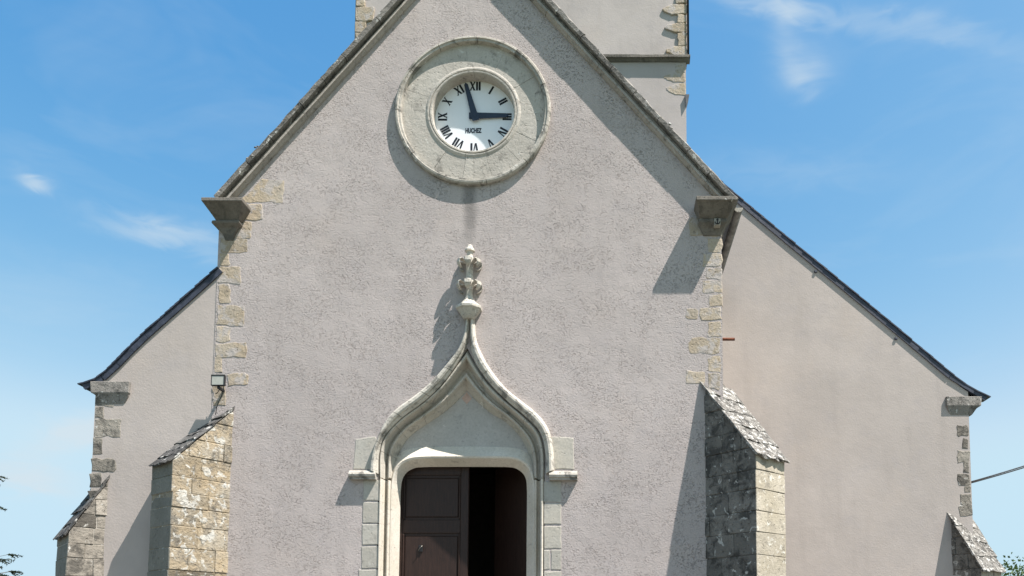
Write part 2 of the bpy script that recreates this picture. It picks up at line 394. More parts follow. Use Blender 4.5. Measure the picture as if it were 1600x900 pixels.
# ------------------------------------------------------------------ main gable
XL = P(338, 460).x; XR = P(1128, 460).x
ZK = P(735, 320).z                        # underside of the kneeler slabs
CO_Y = -.14
lo_l, hi_l = P(336, 300, CO_Y), P(553, 61, CO_Y)
lo_r, hi_r = P(1150, 305, CO_Y), P(878, 14, CO_Y)
def isect(a, b, c, d):
    x1, z1, x2, z2, x3, z3, x4, z4 = a.x, a.z, b.x, b.z, c.x, c.z, d.x, d.z
    den = (x1-x2)*(z3-z4)-(z1-z2)*(x3-x4)
    px = ((x1*z2-z1*x2)*(x3-x4)-(x1-x2)*(x3*z4-z3*x4))/den
    pz = ((x1*z2-z1*x2)*(z3-z4)-(z1-z2)*(x3*z4-z3*x4))/den
    return Vector((px, CO_Y, pz))
APEX = isect(lo_l, hi_l, lo_r, hi_r)
DROP = .13                                # wall top lies this far under the coping's top edge
AX = P(739, 172.5, -.03)                  # clock centre
RING = (P(861, 172, -.06).x-P(617, 172, -.06).x)/2

# portal curves ---------------------------------------------------
def catmull(pts, n):
    out = []; q = [2*pts[0]-pts[1]] + pts + [2*pts[-1]-pts[-2]]
    for i in range(1, len(q)-2):
        for k in range(n):
            t = k/n; p0, p1, p2, p3 = q[i-1], q[i], q[i+1], q[i+2]
            out.append(.5*((2*p1)+(p2-p0)*t+(2*p0-5*p1+4*p2-p3)*t*t+(3*p1-p0-3*p2+p3)*t**3))
    return out + [pts[-1]]
def resample(pts, n):
    ls = [0]
    for a, b in zip(pts, pts[1:]): ls.append(ls[-1]+(b-a).length)
    out = []; j = 0
    for i in range(n+1):
        s = ls[-1]*i/n
        while j < len(pts)-2 and ls[j+1] < s: j += 1
        t = 0 if ls[j+1] == ls[j] else (s-ls[j])/(ls[j+1]-ls[j])
        out.append(pts[j].lerp(pts[j+1], min(1, max(0, t))))
    return out
NA = 40; Z0 = .12
def arch(left, right, Y):
    """left: px points spring -> apex, right the same; returns world points of the left half and right half (bottom excluded)"""
    l = resample(catmull([P(x, y, Y) for x, y in left], 8), NA)
    r = resample(catmull([P(x, y, Y) for x, y in right], 8), NA)
    return l, r
C1 = arch([(592, 748), (592, 712), (600, 682), (627, 653), (661, 628), (691, 599), (715, 567), (730, 546)],
          [(851, 748), (851, 706), (842, 674), (818, 649), (793, 628), (764, 599), (744, 571), (730, 546)], 0.0)
C5 = arch([(617, 748), (620, 716), (628, 697), (642, 679), (669, 660), (691, 645), (710, 629), (729, 609)],
          [(831, 748), (828, 716), (820, 694), (807, 675), (788, 657), (769, 646), (748, 629), (729, 609)], .22)
def between(f, Y):
    return tuple([Vector((a.x+(b.x-a.x)*f, Y, a.z+(b.z-a.z)*f)) for a, b in zip(C1[s], C5[s])] for s in (0, 1))
PROFILE = [(0.0, .045), (.05, .040), (.09, -.006), (.14, -.020), (.21, -.018), (.26, .004), (.30, .085), (.41, .150), (.51, .158), (.57, .120), (.61, .086), (.70, .080), (.75, .100), (.80, .165), (.92, .212), (1.0, .24), (1.0, .27), (0.0, .27)]
CURVES = [between(f, y) for f, y in PROFILE]
HO = arch([(577, 735), (582, 706), (598, 665), (617, 640), (647, 618), (671, 598), (695, 572), (715, 546), (725, 522), (728, 498)],
          [(866, 735), (863, 690), (854, 665), (837, 644), (813, 625), (788, 604), (766, 576), (754, 555), (744, 530), (741, 498)], -.05)
HI = arch([(590, 740), (591, 710), (600, 681), (627, 652), (661, 627), (691, 598), (715, 565), (726, 545), (731, 525), (734, 498)],
          [(853, 740), (852, 706), (843, 673), (819, 648), (794, 627), (765, 598), (745, 570), (736, 548), (734, 525), (734, 498)], -.05)

hole = [(C1[0][0].x-.004, -.5)] + [(p.x-.004, p.z) for p in C1[0][:-4]] + [(C1[0][-1].x, C1[0][-1].z+.02)] + [(p.x+.004, p.z) for p in reversed(C1[1][:-4])] + [(C1[1][0].x+.004, -.5)]
def roofz(x, off=DROP):
    a, b = (lo_l, APEX) if x < APEX.x else (lo_r, APEX)
    return a.z + (b.z-a.z)*(x-a.x)/(b.x-a.x) - off*math.hypot(b.x-a.x, b.z-a.z)/abs(b.x-a.x)
outline = [(XL, -.5)] + hole + [(XR, -.5), (XR, roofz(XR)), (APEX.x, roofz(APEX.x)), (XL, roofz(XL))]
circ = [(AX.x+math.cos(a)*RING*.955, AX.z+math.sin(a)*RING*.955) for a in [2*math.pi*i/64 for i in range(64)]]
nave_wall = prism('gable_wall', outline, 0, .62, M['roughcast'], church, holes=[circ])
box('side_wall', XL, XL+.6, .6, 5.0, -.3, ZK+.1, M['smooth'], church)
box('side_wall', XR-.6, XR, .6, 5.0, -.3, ZK+.1, M['smooth'], church)
# main roof behind the coping
def roof_slab(name, a, b, y0, y1, th, mat, parent):
    d = (b-a); d = Vector((d.x, 0, d.z)).normalized(); n = Vector((-d.z, 0, d.x))
    if n.z < 0: n = -n
    v = [(p.x+n.x*o, y, p.z+n.z*o) for y in (y0, y1) for p in (a, b) for o in (0, -th)]
    return mesh(name, v, [(0, 1, 3, 2), (4, 6, 7, 5), (0, 4, 5, 1), (2, 3, 7, 6), (0, 2, 6, 4), (1, 5, 7, 3)], mat, parent)
for lo in (lo_l, lo_r):
    e = lo.copy()
    sh = Vector((0, 0, -.10))
    roof_slab('main_roof', e+sh, APEX+sh, .3, 5.0, .12, M['slate'], church)

# copings: single stones along each rake, with a moulding course below
def rake(lo, hi, side):
    cop = empty('gable_coping', (0, 0, 0), church)
    d = (hi-lo); L = math.hypot(d.x, d.z); d = Vector((d.x, 0, d.z))/L; n = Vector((-d.z, 0, d.x))
    if n.z < 0: n = -n
    s = -.05
    while s < L+.1:
        l = random.uniform(.42, .72); e = min(s+l, L+.16)
        th = .078+random.uniform(-.006, .006); yf = CO_Y+random.uniform(-.003, .003)
        bm = bmesh.new(); k = 5; rows = []
        for i in range(k+1):
            p = lo + d*(s+.004+(e-s-.008)*i/k)
            w = [random.uniform(-.010, .008) for _ in range(5)]
            prof = [(-.0+w[0], .30), (.012+w[1], .06), (.004+w[2], yf+.03), (-.018+w[3], yf+w[4]*.2), (-th, yf+.006), (-th-.006, yf+.03), (-th, .30)]
            rows.append([bm.verts.new((p.x+n.x*a, y, p.z+n.z*a)) for a, y in prof])
        for a, b in zip(rows, rows[1:]):
            for i in range(len(a)):
                j = (i+1) % len(a); bm.faces.new((a[i], a[j], b[j], b[i]))
        bm.faces.new(rows[0]); bm.faces.new(rows[-1][::-1])
        from_bm('coping_stone', bm, M['coping'], cop)
        s = e
    # lichen cushions sitting on the coping edge
    for _ in range(14):
        s = random.uniform(.1, L-.1); r = random.uniform(.010, .024)
        p = lo + d*s + n*random.uniform(-.05, .012)
        bm = bmesh.new(); bmesh.ops.create_icosphere(bm, subdivisions=1, radius=r)
        for v in bm.verts: v.co = Vector((v.co.x*1.3, v.co.y*.6, v.co.z))*random.uniform(.8, 1.15) + Vector((p.x, CO_Y+.012, p.z))
        from_bm('lichen_cushion', bm, M['capstone'], cop, True)
    md = empty('gable_moulding', (0, 0, 0), church); s = -.02
    while s < L+.1:
        e = min(s+random.uniform(.7, 1.1), L+.12)
        prof = [(-.070, .06), (-.070, -.045), (-.100, -.035), (-.118, -.045), (-.122, -.082), (-.152, -.084), (-.158, -.060), (-.176, -.030), (-.190, .06)]
        rings = []
        for q in (s+.0015, (s+e)/2, e-.0015):
            p = lo + d*q
            w = random.uniform(-.003, .003)
            rings.append([(p.x+n.x*(a+w), y, p.z+n.z*(a+w)) for a, y in prof])
        loft('moulding_stone', rings, M['mould'], md, closed=True)
        s = e
rake(lo_l, APEX, -1); rake(lo_r, APEX, 1)

# kneelers
def kneeler(x_out, x_in, ztop, pf, levels, mat, parent, y_back=.3, Y=0.0, name='kneeler'):
    """levels: (dz below top, overhang in front, inset of the outer end, inset of inner end)"""
    rings = []; sg = 1 if x_out > x_in else -1
    for dz, fr, io, ii in levels:
        xo = x_out - sg*io; xi = x_in + sg*ii
        rings.append([(xi, Y-fr, ztop-dz), (xo, Y-fr, ztop-dz), (xo, Y+y_back, ztop-dz), (xi, Y+y_back, ztop-dz)])
    o = loft(name, rings, mat, parent, closed=True)
    bm = bmesh.new(); bm.from_mesh(o.data)
    bmesh.ops.bevel(bm, geom=[e for e in bm.edges], offset=.006, segments=1, affect='EDGES'); bm.to_mesh(o.data); bm.free()
    return o
kr_o, kr_i, kz = P(1152, 306, -.30).x, P(1088, 306, -.30).x, P(1120, 306, -.30).z
LV = [(0, .30, 0, 0), (.055, .305, 0, 0), (.064, .280, .015, .01), (.12, .215, .05, .03), (.18, .150, .09, .05), (.215, .105, .12, .065), (.225, .120, .11, .055), (.258, .115, .11, .055), (.32, .055, .15, .09), (.40, .014, .19, .12)]
kr = kneeler(kr_o, kr_i, kz, .3, LV, M['kneeler'], church)
kl_o, kl_i, kz2 = P(314, 308, -.28).x, P(378, 308, -.28).x, P(340, 308, -.28).z
LV2 = [(0, .28, 0, 0), (.05, .285, .006, 0), (.06, .265, .016, .012), (.12, .20, .055, .045), (.18, .14, .095, .085), (.225, .10, .12, .115), (.233, .12, .075, .10), (.262, .115, .065, .10), (.31, .06, .13, .15), (.38, .03, .185, .19), (.46, .010, .215, .22)]
kl = kneeler(kl_o, kl_i, kz2, .28, LV2, M['kneeler'], church)
# small white plate with a dark anchor mark under the right kneeler
pc = P(1121, 346, -.14)
pl = box('mark_plate', pc.x-.042, pc.x+.042, -.138, -.02, pc.z-.048, pc.z+.045, M['mortar'], church, .004)
tube('anchor_stem', [(pc.x, -.144, pc.z+.038), (pc.x, -.144, pc.z-.030)], .006, M['ink'], pl, 6)
tube('anchor_arms', [(pc.x+.032*math.cos(a), -.144, pc.z-.004+.032*math.sin(a)) for a in [math.pi+math.pi*i/8 for i in range(9)]], .006, M['ink'], pl, 6)
tube('anchor_stock', [(pc.x-.016, -.144, pc.z+.022), (pc.x+.016, -.144, pc.z+.022)], .005, M['ink'], pl, 6)

# quoins of the gable wall
def chamfer(pts, c):
    out = []
    for i, p in enumerate(pts):
        p = Vector(p); a = Vector(pts[i-1]); b = Vector(pts[(i+1) % len(pts)])
        out += [tuple(p+(a-p).normalized()*c), tuple(p+(b-p).normalized()*c)]
    return out
def quoins(rects, Y, mat, parent, proud=.006, rag=None, name='quoin_stone', jit=.016):
    for r in rects:
        x0, y0, x1, y1 = r[:4]
        if jit > .01: y0 -= 1.0; y1 += 1.0
        if len(r) > 4: pts = [P(a, b, Y) for a, b in r[4]]
        else: pts = [P(x0, y1, Y), P(x1, y1, Y), P(x1, y0, Y), P(x0, y0, Y)]
        slab(name, chamfer([(p.x, p.z) for p in pts], .018 if jit > .01 else .004), Y+.06, Y-proud-random.uniform(0, .003), mat, parent, bev=.010 if jit > .01 else .006, jit=jit, sub=.07)
quoins([(0, 0, 0, 0, [(372, 318), (444, 317), (445, 280), (410, 279)]), (366, 320, 411, 343), (351, 346, 393, 372), (344, 374, 388, 394), (342, 396, 359, 415), (341, 417, 377, 443),
        (341, 445, 361, 474), (339, 478, 384, 508), (337, 511, 360, 535), (335, 537, 386, 558), (334, 560, 349, 583), (355, 584, 387, 602), (332, 604, 353, 634)], 0, M['ochre'], nave_wall, proud=.002)
quoins([(1077, 341, 1128, 369), (1107, 372, 1128, 395), (1097, 397, 1128, 416), (1101, 419, 1128, 436), (1098, 438, 1128, 457), (1106, 460, 1128, 479),
        (1071, 484, 1091, 498), (1093, 482, 1128, 500), (1105, 503, 1127, 526), (0, 0, 0, 0, [(1076, 552), (1124, 555), (1127, 530), (1100, 527), (1079, 528), (1074, 540)]), (1105, 558, 1127, 580), (1070, 580, 1102, 598), (1106, 583, 1127, 608)], 0, M['ochre'], nave_wall, proud=.002)

# ------------------------------------------------------------------ clock surround
def lathe_seg(name, prof, a0, a1, n, c, mat, parent, wob=.0):
    rings = []
    for i in range(n+1):
        a = a0+(a1-a0)*i/n
        rings.append([(c.x+math.sin(a)*r, y, c.z+math.cos(a)*r) for r, y in prof])
    return loft(name, rings, mat, parent, closed=True)
surround = empty('clock_surround', (0, 0, 0), church)
rim_prof = [(RING*1.0, .02), (RING*1.0, -.050), (RING*.985, -.070), (RING*.962, -.074), (RING*.952, -.060), (RING*.944, -.060), (RING*.928, -.058), (RING*.918, .008), (RING*.905, .03)]
js = [0.05, .62, 1.22, 1.80, 2.36, 2.95, 3.5, 4.05, 4.70, 5.30, 5.80]
for a, b in zip(js, js[1:]+[js[0]+2*math.pi]):
    lathe_seg('rim_stone', rim_prof, a+.004, b-.004, 14, AX, M['rim'], surround)
face_prof = [(RING*.93, .10), (RING*.918, .004), (RING*.61, .002), (RING*.595, .10)]
js = [-.12, .45, 1.02, 1.60, 2.02, 2.40, 2.86, 3.12, 3.28, 3.72, 4.35, 5.05, 5.72]
for a, b in zip(js, js[1:]+[js[0]+2*math.pi]):
    y = random.uniform(-.002, .002)
    lathe_seg('ring_stone', [(r, v+(y if v < .05 else 0)) for r, v in face_prof], a+.0022, b-.0022, 12, AX, M['clock_stone'], surround)
RI = RING*.525
in_prof = [(RING*.618, .05), (RING*.615, .004), (RING*.600, -.006), (RING*.585, -.012), (RING*.570, -.012), (RING*.566, .0), (RING*.560, .0), (RING*.554, -.014), (RING*.535, -.012), (RI, .0), (RI, .24), (RING*.62, .24)]
js = [.0, 1.05, 2.3, 3.3, 4.6]
for a, b in zip(js, js[1:]+[2*math.pi]):
    lathe_seg('inner_moulding', in_prof, a+.003, b-.003, 24, AX, M['clock_stone'], surround)
lathe_seg('mortar_bed', [(RING*.985, .04), (RING*.93, .010), (RING*.62, .010), (RING*.61, .12), (RING*.985, .12)], 0, 2*math.pi, 72, AX, M['mortar'], surround)

# the clock itself
DY = .170
DC = P(742, 182.5, DY); DR = RI*1.10
clock = empty('wall_clock', (DC.x, DY, DC.z))
tag(clock, 'round white clock with black Roman numerals recessed in the stone ring on the gable', 'clock')
def cm(name, pts, th, y, mat, parent=clock):
    o = prism(name, pts, y-th, y, mat, parent)
    return o
def local(o): o.location = (-DC.x, -DC.y, -DC.z); return o
nseg = 72
dial = local(prism('dial', [(AX.x+math.sin(2*math.pi*i/nseg)*DR, AX.z+math.cos(2*math.pi*i/nseg)*DR) for i in range(nseg)], DY, DY+.02, M['white'], clock))
NR1, NR0 = RI*.915, RI*.690
H = NR1-NR0
def glyph_strokes(s):
    """bars as quads in (across, up) units of the numeral height; returns list of quads and the width"""
    x = 0; Q = []; tk, tn, gap = .23, .12, .085
    for i, c in enumerate(s):
        if c == 'I':
            Q.append([(x, 0), (x+tk, 0), (x+tk, 1), (x, 1)]); x += tk+gap
        elif c == 'V':
            w = .62
            Q.append([(x+w*.5-.10, 0), (x+w*.5+.08, 0), (x+.20, 1), (x-.02, 1)]); Q.append([(x+w*.5-.02, 0), (x+w*.5+.10, 0), (x+w, 1), (x+w-.12, 1)]); x += w+gap
        elif c == 'X':
            w = .66
            Q.append([(x+w-.22, 0), (x+w, 0), (x+.22, 1), (x, 1)]); Q.append([(x, 0), (x+.13, 0), (x+w, 1), (x+w-.13, 1)])
            for yy in (0, .95): Q.append([(x-.03, yy), (x+.20, yy), (x+.20, yy+.05), (x-.03, yy+.05)]); Q.append([(x+w-.2, yy), (x+w+.03, yy), (x+w+.03, yy+.05), (x+w-.2, yy+.05)])
            x += w+gap
    return Q, x-gap
for i, s in enumerate(['XII', 'I', 'II', 'III', 'IV', 'V', 'VI', 'VII', 'VIII', 'IX', 'X', 'XI']):
    Q, w = glyph_strokes(s); a = 2*math.pi*i/12; V = []; F = []
    sc = min(1.0, 1.45/w)
    for k, q in enumerate(Q):
        b = len(V); y0 = DY-.0035-.0002*k
        for yy in (y0, DY-.0005):
            for (u, v) in q:
                uu = (u-w/2)*H*.92*sc; rr = NR0+v*H
                V.append((DC.x+math.cos(a)*uu+math.sin(a)*rr, yy, DC.z-math.sin(a)*uu+math.cos(a)*rr))
        F += [(b, b+1, b+2, b+3), (b+4, b+5, b+6, b+7)] + [(b+j, b+(j+1) % 4, b+4+(j+1) % 4, b+4+j) for j in range(4)]
    local(mesh('numeral', V, F, M['ink'], clock))
def clock_hand(name, ang, length, y, w0, w1):
    c, s = math.cos(ang), math.sin(ang)
    pts = [(-w0*.5, -.14*RI), (-w0*.62, 0), (-w0*.5, .08*RI), (-w1*.5, length*.94), (0, length), (w1*.5, length*.94), (w0*.5, .08*RI), (w0*.62, 0), (w0*.5, -.14*RI)]
    return local(prism(name, [(DC.x+c*u+s*v, DC.z-s*u+c*v) for u, v in pts], y-.006, y, M['hand'], clock))
clock_hand('hour_hand', R(89.2), RI*.84, DY-.022, .088, .056)
clock_hand('minute_hand', R(-15.5), RI*.88, DY-.034, .090, .052)
local(tube('arbor', [(DC.x, DY-.042, DC.z), (DC.x, DY, DC.z)], .030, M['hand'], clock, 14, False))
fc = bpy.data.curves.new('lettering', 'FONT'); fc.body = 'HUCHEZ'; fc.size = .092; fc.align_x = 'CENTER'; fc.offset = .0042; fc.extrude = .0008; fc.space_character = 1.0
tmp = bpy.data.objects.new('lettering_curve', fc); COL.objects.link(tmp); bpy.context.view_layer.update()
me = bpy.data.meshes.new_from_object(tmp.evaluated_get(bpy.context.evaluated_depsgraph_get())); bpy.data.objects.remove(tmp)
me.materials.clear()
lt = bpy.data.objects.new('lettering', me); link(lt, clock, M['text'])
tp = P(739.5, 207.5, DY)
lt.matrix_local = Matrix.Translation((tp.x-DC.x, -.0025, tp.z-DC.z)) @ Matrix.Rotation(math.pi/2, 4, 'X') @ Matrix.Diagonal((.60, 1, 1, 1))

# ------------------------------------------------------------------ portal
portal = empty('portal', (0, 0, 0), church)
def pick(curves, side, t):
    """t in 0..1 along the half-curve"""
    out = []
    for c in curves:
        h = c[side]; f = t*(len(h)-1); i = min(int(f), len(h)-2); out.append(h[i].lerp(h[i+1], f-i))
    return out
def arch_piece(name, curves, side, t0, t1, n, mat, parent):
    return loft(name, [pick(curves, side, t0+(t1-t0)*i/n) for i in range(n+1)], mat, parent, closed=True)
for side, cuts in ((0, (0, .17, .36, .56, .78, 1)), (1, (0, .2, .42, .60, .80, 1))):
    for a, b in zip(cuts, cuts[1:]):
        arch_piece('arch_stone', CURVES, side, a+.0012, b-(.0012 if b < 1 else 0), 12, M['arch'], portal)
# jamb shafts continue the arch moulding to the ground, course by course
ycuts = [748, 783.5, 818, 852.5, 889, 925, 960, 995, 1032, 1068, 1104, 1140]
for side in (0, 1):
    base = [c[side][0] for c in CURVES]
    for ya, yb in zip(ycuts, ycuts[1:]):
        za = P(700, ya + (3 if side and ya > 748 else 0)).z-(.0008 if ya > 748 else 0); zb = P(700, yb + (3 if side else 0)).z+.0008
        loft('jamb_moulding', [[(p.x, p.y, z) for p in base] for z in (za, zb)], M['pale'], portal, closed=True)
# hood mould
def hood_curves():
    def hb(f, Y): return tuple([Vector((a.x+(b.x-a.x)*f, Y, a.z+(b.z-a.z)*f)) for a, b in zip(HO[s], HI[s])] for s in (0, 1))
    return [hb(0, .03), hb(0, -.035), hb(.10, -.072), hb(.30, -.098), hb(.55, -.100), hb(.72, -.086), hb(.80, -.055), hb(.92, -.048), hb(1, -.034), hb(1.0, .03)]
HC = hood_curves()
for side, cuts in ((0, (0, .16, .34, .52, .70, .86, 1)), (1, (0, .18, .36, .50, .68, .84, 1))):
    for a, b in zip(cuts, cuts[1:]):
        arch_piece('hood_stone', HC, side, a+.0012, b-.0012, 10, M['hood'], portal)
# label stops
for x0, x1, y0, y1 in ((545, 586, 735, 748), (858, 902, 736, 749)):
    a, b = P(x0, y0, -.09), P(x1, y1, -.09); h = a.z-b.z
    prof = [(.03, a.z+.012), (-.05, a.z+.008), (-.085, a.z-h*.15), (-.105, a.z-h*.45), (-.098, a.z-h*.72), (-.075, a.z-h*.80), (-.080, b.z), (.03, b.z-.004)]
    loft('label_stop', [[(x, y, z) for y, z in prof] for x in (a.x, a.x+.01, b.x-.01, b.x)], M['rim'], portal, closed=True)
# dressed stones beside the arch
quoins([(568, 750, 593, 782), (567, 785, 593, 817), (566, 819, 593, 851), (565, 854, 592, 888), (561, 890, 592, 925), (566, 927, 592, 960), (562, 962, 592, 996), (566, 998, 592, 1033), (562, 1035, 592, 1070),
        (850, 752, 877, 785), (850, 787, 877, 819), (850, 822, 877, 857), (850, 859, 859, 890), (861, 859, 877, 890), (850, 893, 877, 926), (850, 928, 880, 962), (850, 964, 877, 999), (850, 1001, 880, 1036),
        (0, 0, 0, 0, [(552, 733), (580, 733), (591, 690), (586, 682), (556, 686)]), (0, 0, 0, 0, [(864, 733), (897, 733), (896, 684), (862, 682)])], 0, M['jamb'], portal, proud=.005, name='dressed_stone', jit=.004)
# tympanum and its small pink keystone
tp_out = [(p.x-.03, p.z) for p in C5[0]] + [(p.x+.03, p.z) for p in reversed(C5[1])]
zc = P(700, 709, .235).z; tp_out = [q for q in tp_out if q[1] > zc]
prism('tympanum', tp_out, .252, .31, M['tymp'], portal)
M['pink'] = stone('pink_stone', (.48, .33, .27), (.50, .38, .32), (.6, .55, .5), .05, (.3, .25, .22), .05, relief=.004)
k = [P(x, y, .232) for x, y in ((729, 612), (737, 622), (729, 631), (721, 622))]
slab('keystone', [(p.x, p.z) for p in k], .27, .249, M['pink'], portal, .003, .001)
# door frame: sloping ledge over the lintel, chamfer, reveal
E1p = [(611, 770), (613, 748), (620, 729), (634, 718), (655, 713.5), (700, 713), (750, 713), (795, 713.5), (815, 719), (828, 731), (834, 750), (835, 770)]
E2p = [(626, 770), (628, 752), (634, 740), (645, 732.5), (660, 730), (705, 729.5), (750, 729.5), (795, 730), (808, 733), (818, 741), (822.5, 752), (823.5, 770)]
E0p = [(606, 770), (607, 744), (613, 720), (628, 703), (652, 696.5), (700, 695), (750, 695), (798, 696.5), (822, 703), (836, 720), (842, 744), (843, 770)]
def ecurve(ps, Y):
    w = [P(x, y, Y) for x, y in ps]
    return [Vector((w[0].x, Y, -.2))] + resample(catmull(w, 6), 60) + [Vector((w[-1].x, Y, -.2))]
E = [ecurve(E0p, .274), ecurve(E1p, .140), ecurve([((a*.82+c*.18), (b*.82+d*.18)) for (a, b), (c, d) in zip(E1p, E2p)], .150), ecurve(E2p, .315), ecurve(E2p, .40)]
E[0] = [Vector((p.x, .274, p.z)) for p in E[0]]
cuts = [0, 1, 13, 21, 40, 49, 61, 62]
names = ['frame_jamb', 'lintel_stone', 'lintel_stone', 'lintel_stone', 'lintel_stone', 'lintel_stone', 'frame_jamb']
for a, b, nm in zip(cuts, cuts[1:], names):
    loft(nm, [[c[i] for c in E] for i in range(a, b+1)], M['pale'], portal, caps=False)
# step
box('doorstep', P(600, 800).x, P(850, 800).x, -.35, .42, -.1, .16, M['jamb'], portal, .012)

# finial over the ogee
fin = empty('finial', (0, 0, 0), portal)
FY = -.075; fx = P(733.5, 440, FY).x; SC = (P(834, 440, FY).x-P(734, 440, FY).x)/100
def fz(y): return P(734, y, FY).z
prof = [(499, 8), (496, 11), (490, 15), (486, 18), (484, 20.8), (480.5, 21), (478.5, 18), (474, 12), (469, 7.5), (462, 5.2), (452, 5.0), (446, 6.0), (440, 7.0), (435, 5.6), (426, 5.4), (418, 5.8), (410, 6.6), (404, 6.6), (400, 5.0), (396, 4.8), (394, 5.4), (393, 8.2), (390.5, 7.8), (387, 5.4), (384, 4.2), (382.5, 2.2), (382, .4)]
loft('shaft', [[(fx+math.cos(2*math.pi*k/8+.39)*r*SC, FY+math.sin(2*math.pi*k/8+.39)*r*SC*.95, fz(y)) for k in range(8)] for y, r in prof], M['finial'], fin, closed=True)
for ty, rad in ((446, 18.5), (411, 17.5)):
    for k in range(6):
        a = 2*math.pi*k/6 - math.pi/2
        path = [(4, 3, 2.6), (9, -1.5, 4.2), (rad-3, -3.5, 5.6), (rad+.5, -1.5, 6.0), (rad+1.2, 2.8, 5.0), (rad-.5, 6.5, 4.2), (rad-3.0, 9, 3.0), (rad-5.5, 9.4, 1.4)]
        rings = []
        for i, (r, dz, w) in enumerate(path):
            c = Vector((fx+math.cos(a)*r*SC, FY+math.sin(a)*r*SC, fz(ty+dz)))
            t = Vector((-math.sin(a), math.cos(a), 0)); o = Vector((math.cos(a), math.sin(a), 0))
            pa = path[max(i-1, 0)]; pb = path[min(i+1, len(path)-1)]
            tg = (o*(pb[0]-pa[0]) - Vector((0, 0, 1))*(pb[1]-pa[1])).normalized(); nn = tg.cross(t)
            rings.append([c + (t*math.cos(q)*w + nn*math.sin(q)*w*.30)*SC for q in [2*math.pi*j/8 for j in range(8)]])
        loft('leaf', rings, M['finial'], fin, closed=True)
# neck of the hood under the finial
# door leaves
def door_leaf(x0, x1, yf, z0, z1, parent, name='door_leaf'):
    """panelled leaf: stiles, rails and raised panels; own local frame, hinge at x0"""
    leaf = box(name, 0, x1-x0, 0, .035, z0, z1, M['wood'], parent)
    w = x1-x0; st = .11
    for a, b in ((0.002, st), (w-st, w-.002)): box('stile', a, b, -.022, 0.001, z0+.01, z1-.01, M['wood'], leaf, .006)
    for za, zb in ((z1-.22, z1-.012), (z1-1.02, z1-.84), (z0+.85, z0+1.03), (z0+.012, z0+.25)): box('rail', st+.001, w-st-.001, -.021, .001, za, zb, M['wood'], leaf, .006)
    for za, zb in ((z1-.83, z1-.23), (z0+1.04, z1-1.03), (z0+.26, z0+.84)):
        box('panel', st+.03, w-st-.03, -.012, .001, za+.03, zb-.03, M['wood'], leaf, .011)
        for a, b in ((st, st+.022), (w-st-.022, w-st)): box('panel_moulding', a, b, -.030, .001, za, zb, M['wood'], leaf, .008)
    return leaf
DZ1 = P(725, 722, .36).z; xl, xm, xr = P(617, 800, .40).x, P(732, 800, .40).x, P(833, 800, .40).x
lf = door_leaf(xl, xm, .40, .17, DZ1+.05, church); lf.location = (xl, .425, 0)
hp = P(657, 857, .40)
box('handle_plate', hp.x-xl-.025, hp.x-xl+.03, -.034, -.012, hp.z-.045, hp.z+.045, M['blackmetal'], lf, .003)
tube('handle', [(hp.x-xl-.02, -.055, hp.z-.03), (hp.x-xl, -.06, hp.z), (hp.x-xl+.03, -.055, hp.z+.035)], .005, M['iron'], lf, 8)
rf = door_leaf(xm, xr, .40, .17, DZ1+.05, church); rf.location = (xr, .46, 0); rf.rotation_euler = (0, 0, R(180-48))
# unseen box added behind the doors to block light and keep the opening dark
bx0, bx1 = P(600, 800, .62).x, P(850, 800, .62).x
vm = plain('light_block_boards', (.03, .024, .02), .8)
box('light_block_wall', bx0-.9, bx0-.8, .63, 3.2, -.1, 4.4, vm, church); box('light_block_wall', bx1+.8, bx1+.9, .63, 3.2, -.1, 4.4, vm, church)
box('light_block_wall', bx0-.79, bx1+.79, 3.1, 3.2, -.1, 4.4, vm, church); box('light_block_ceiling', bx0-.9, bx1+.9, .63, 3.2, 4.41, 4.5, vm, church)

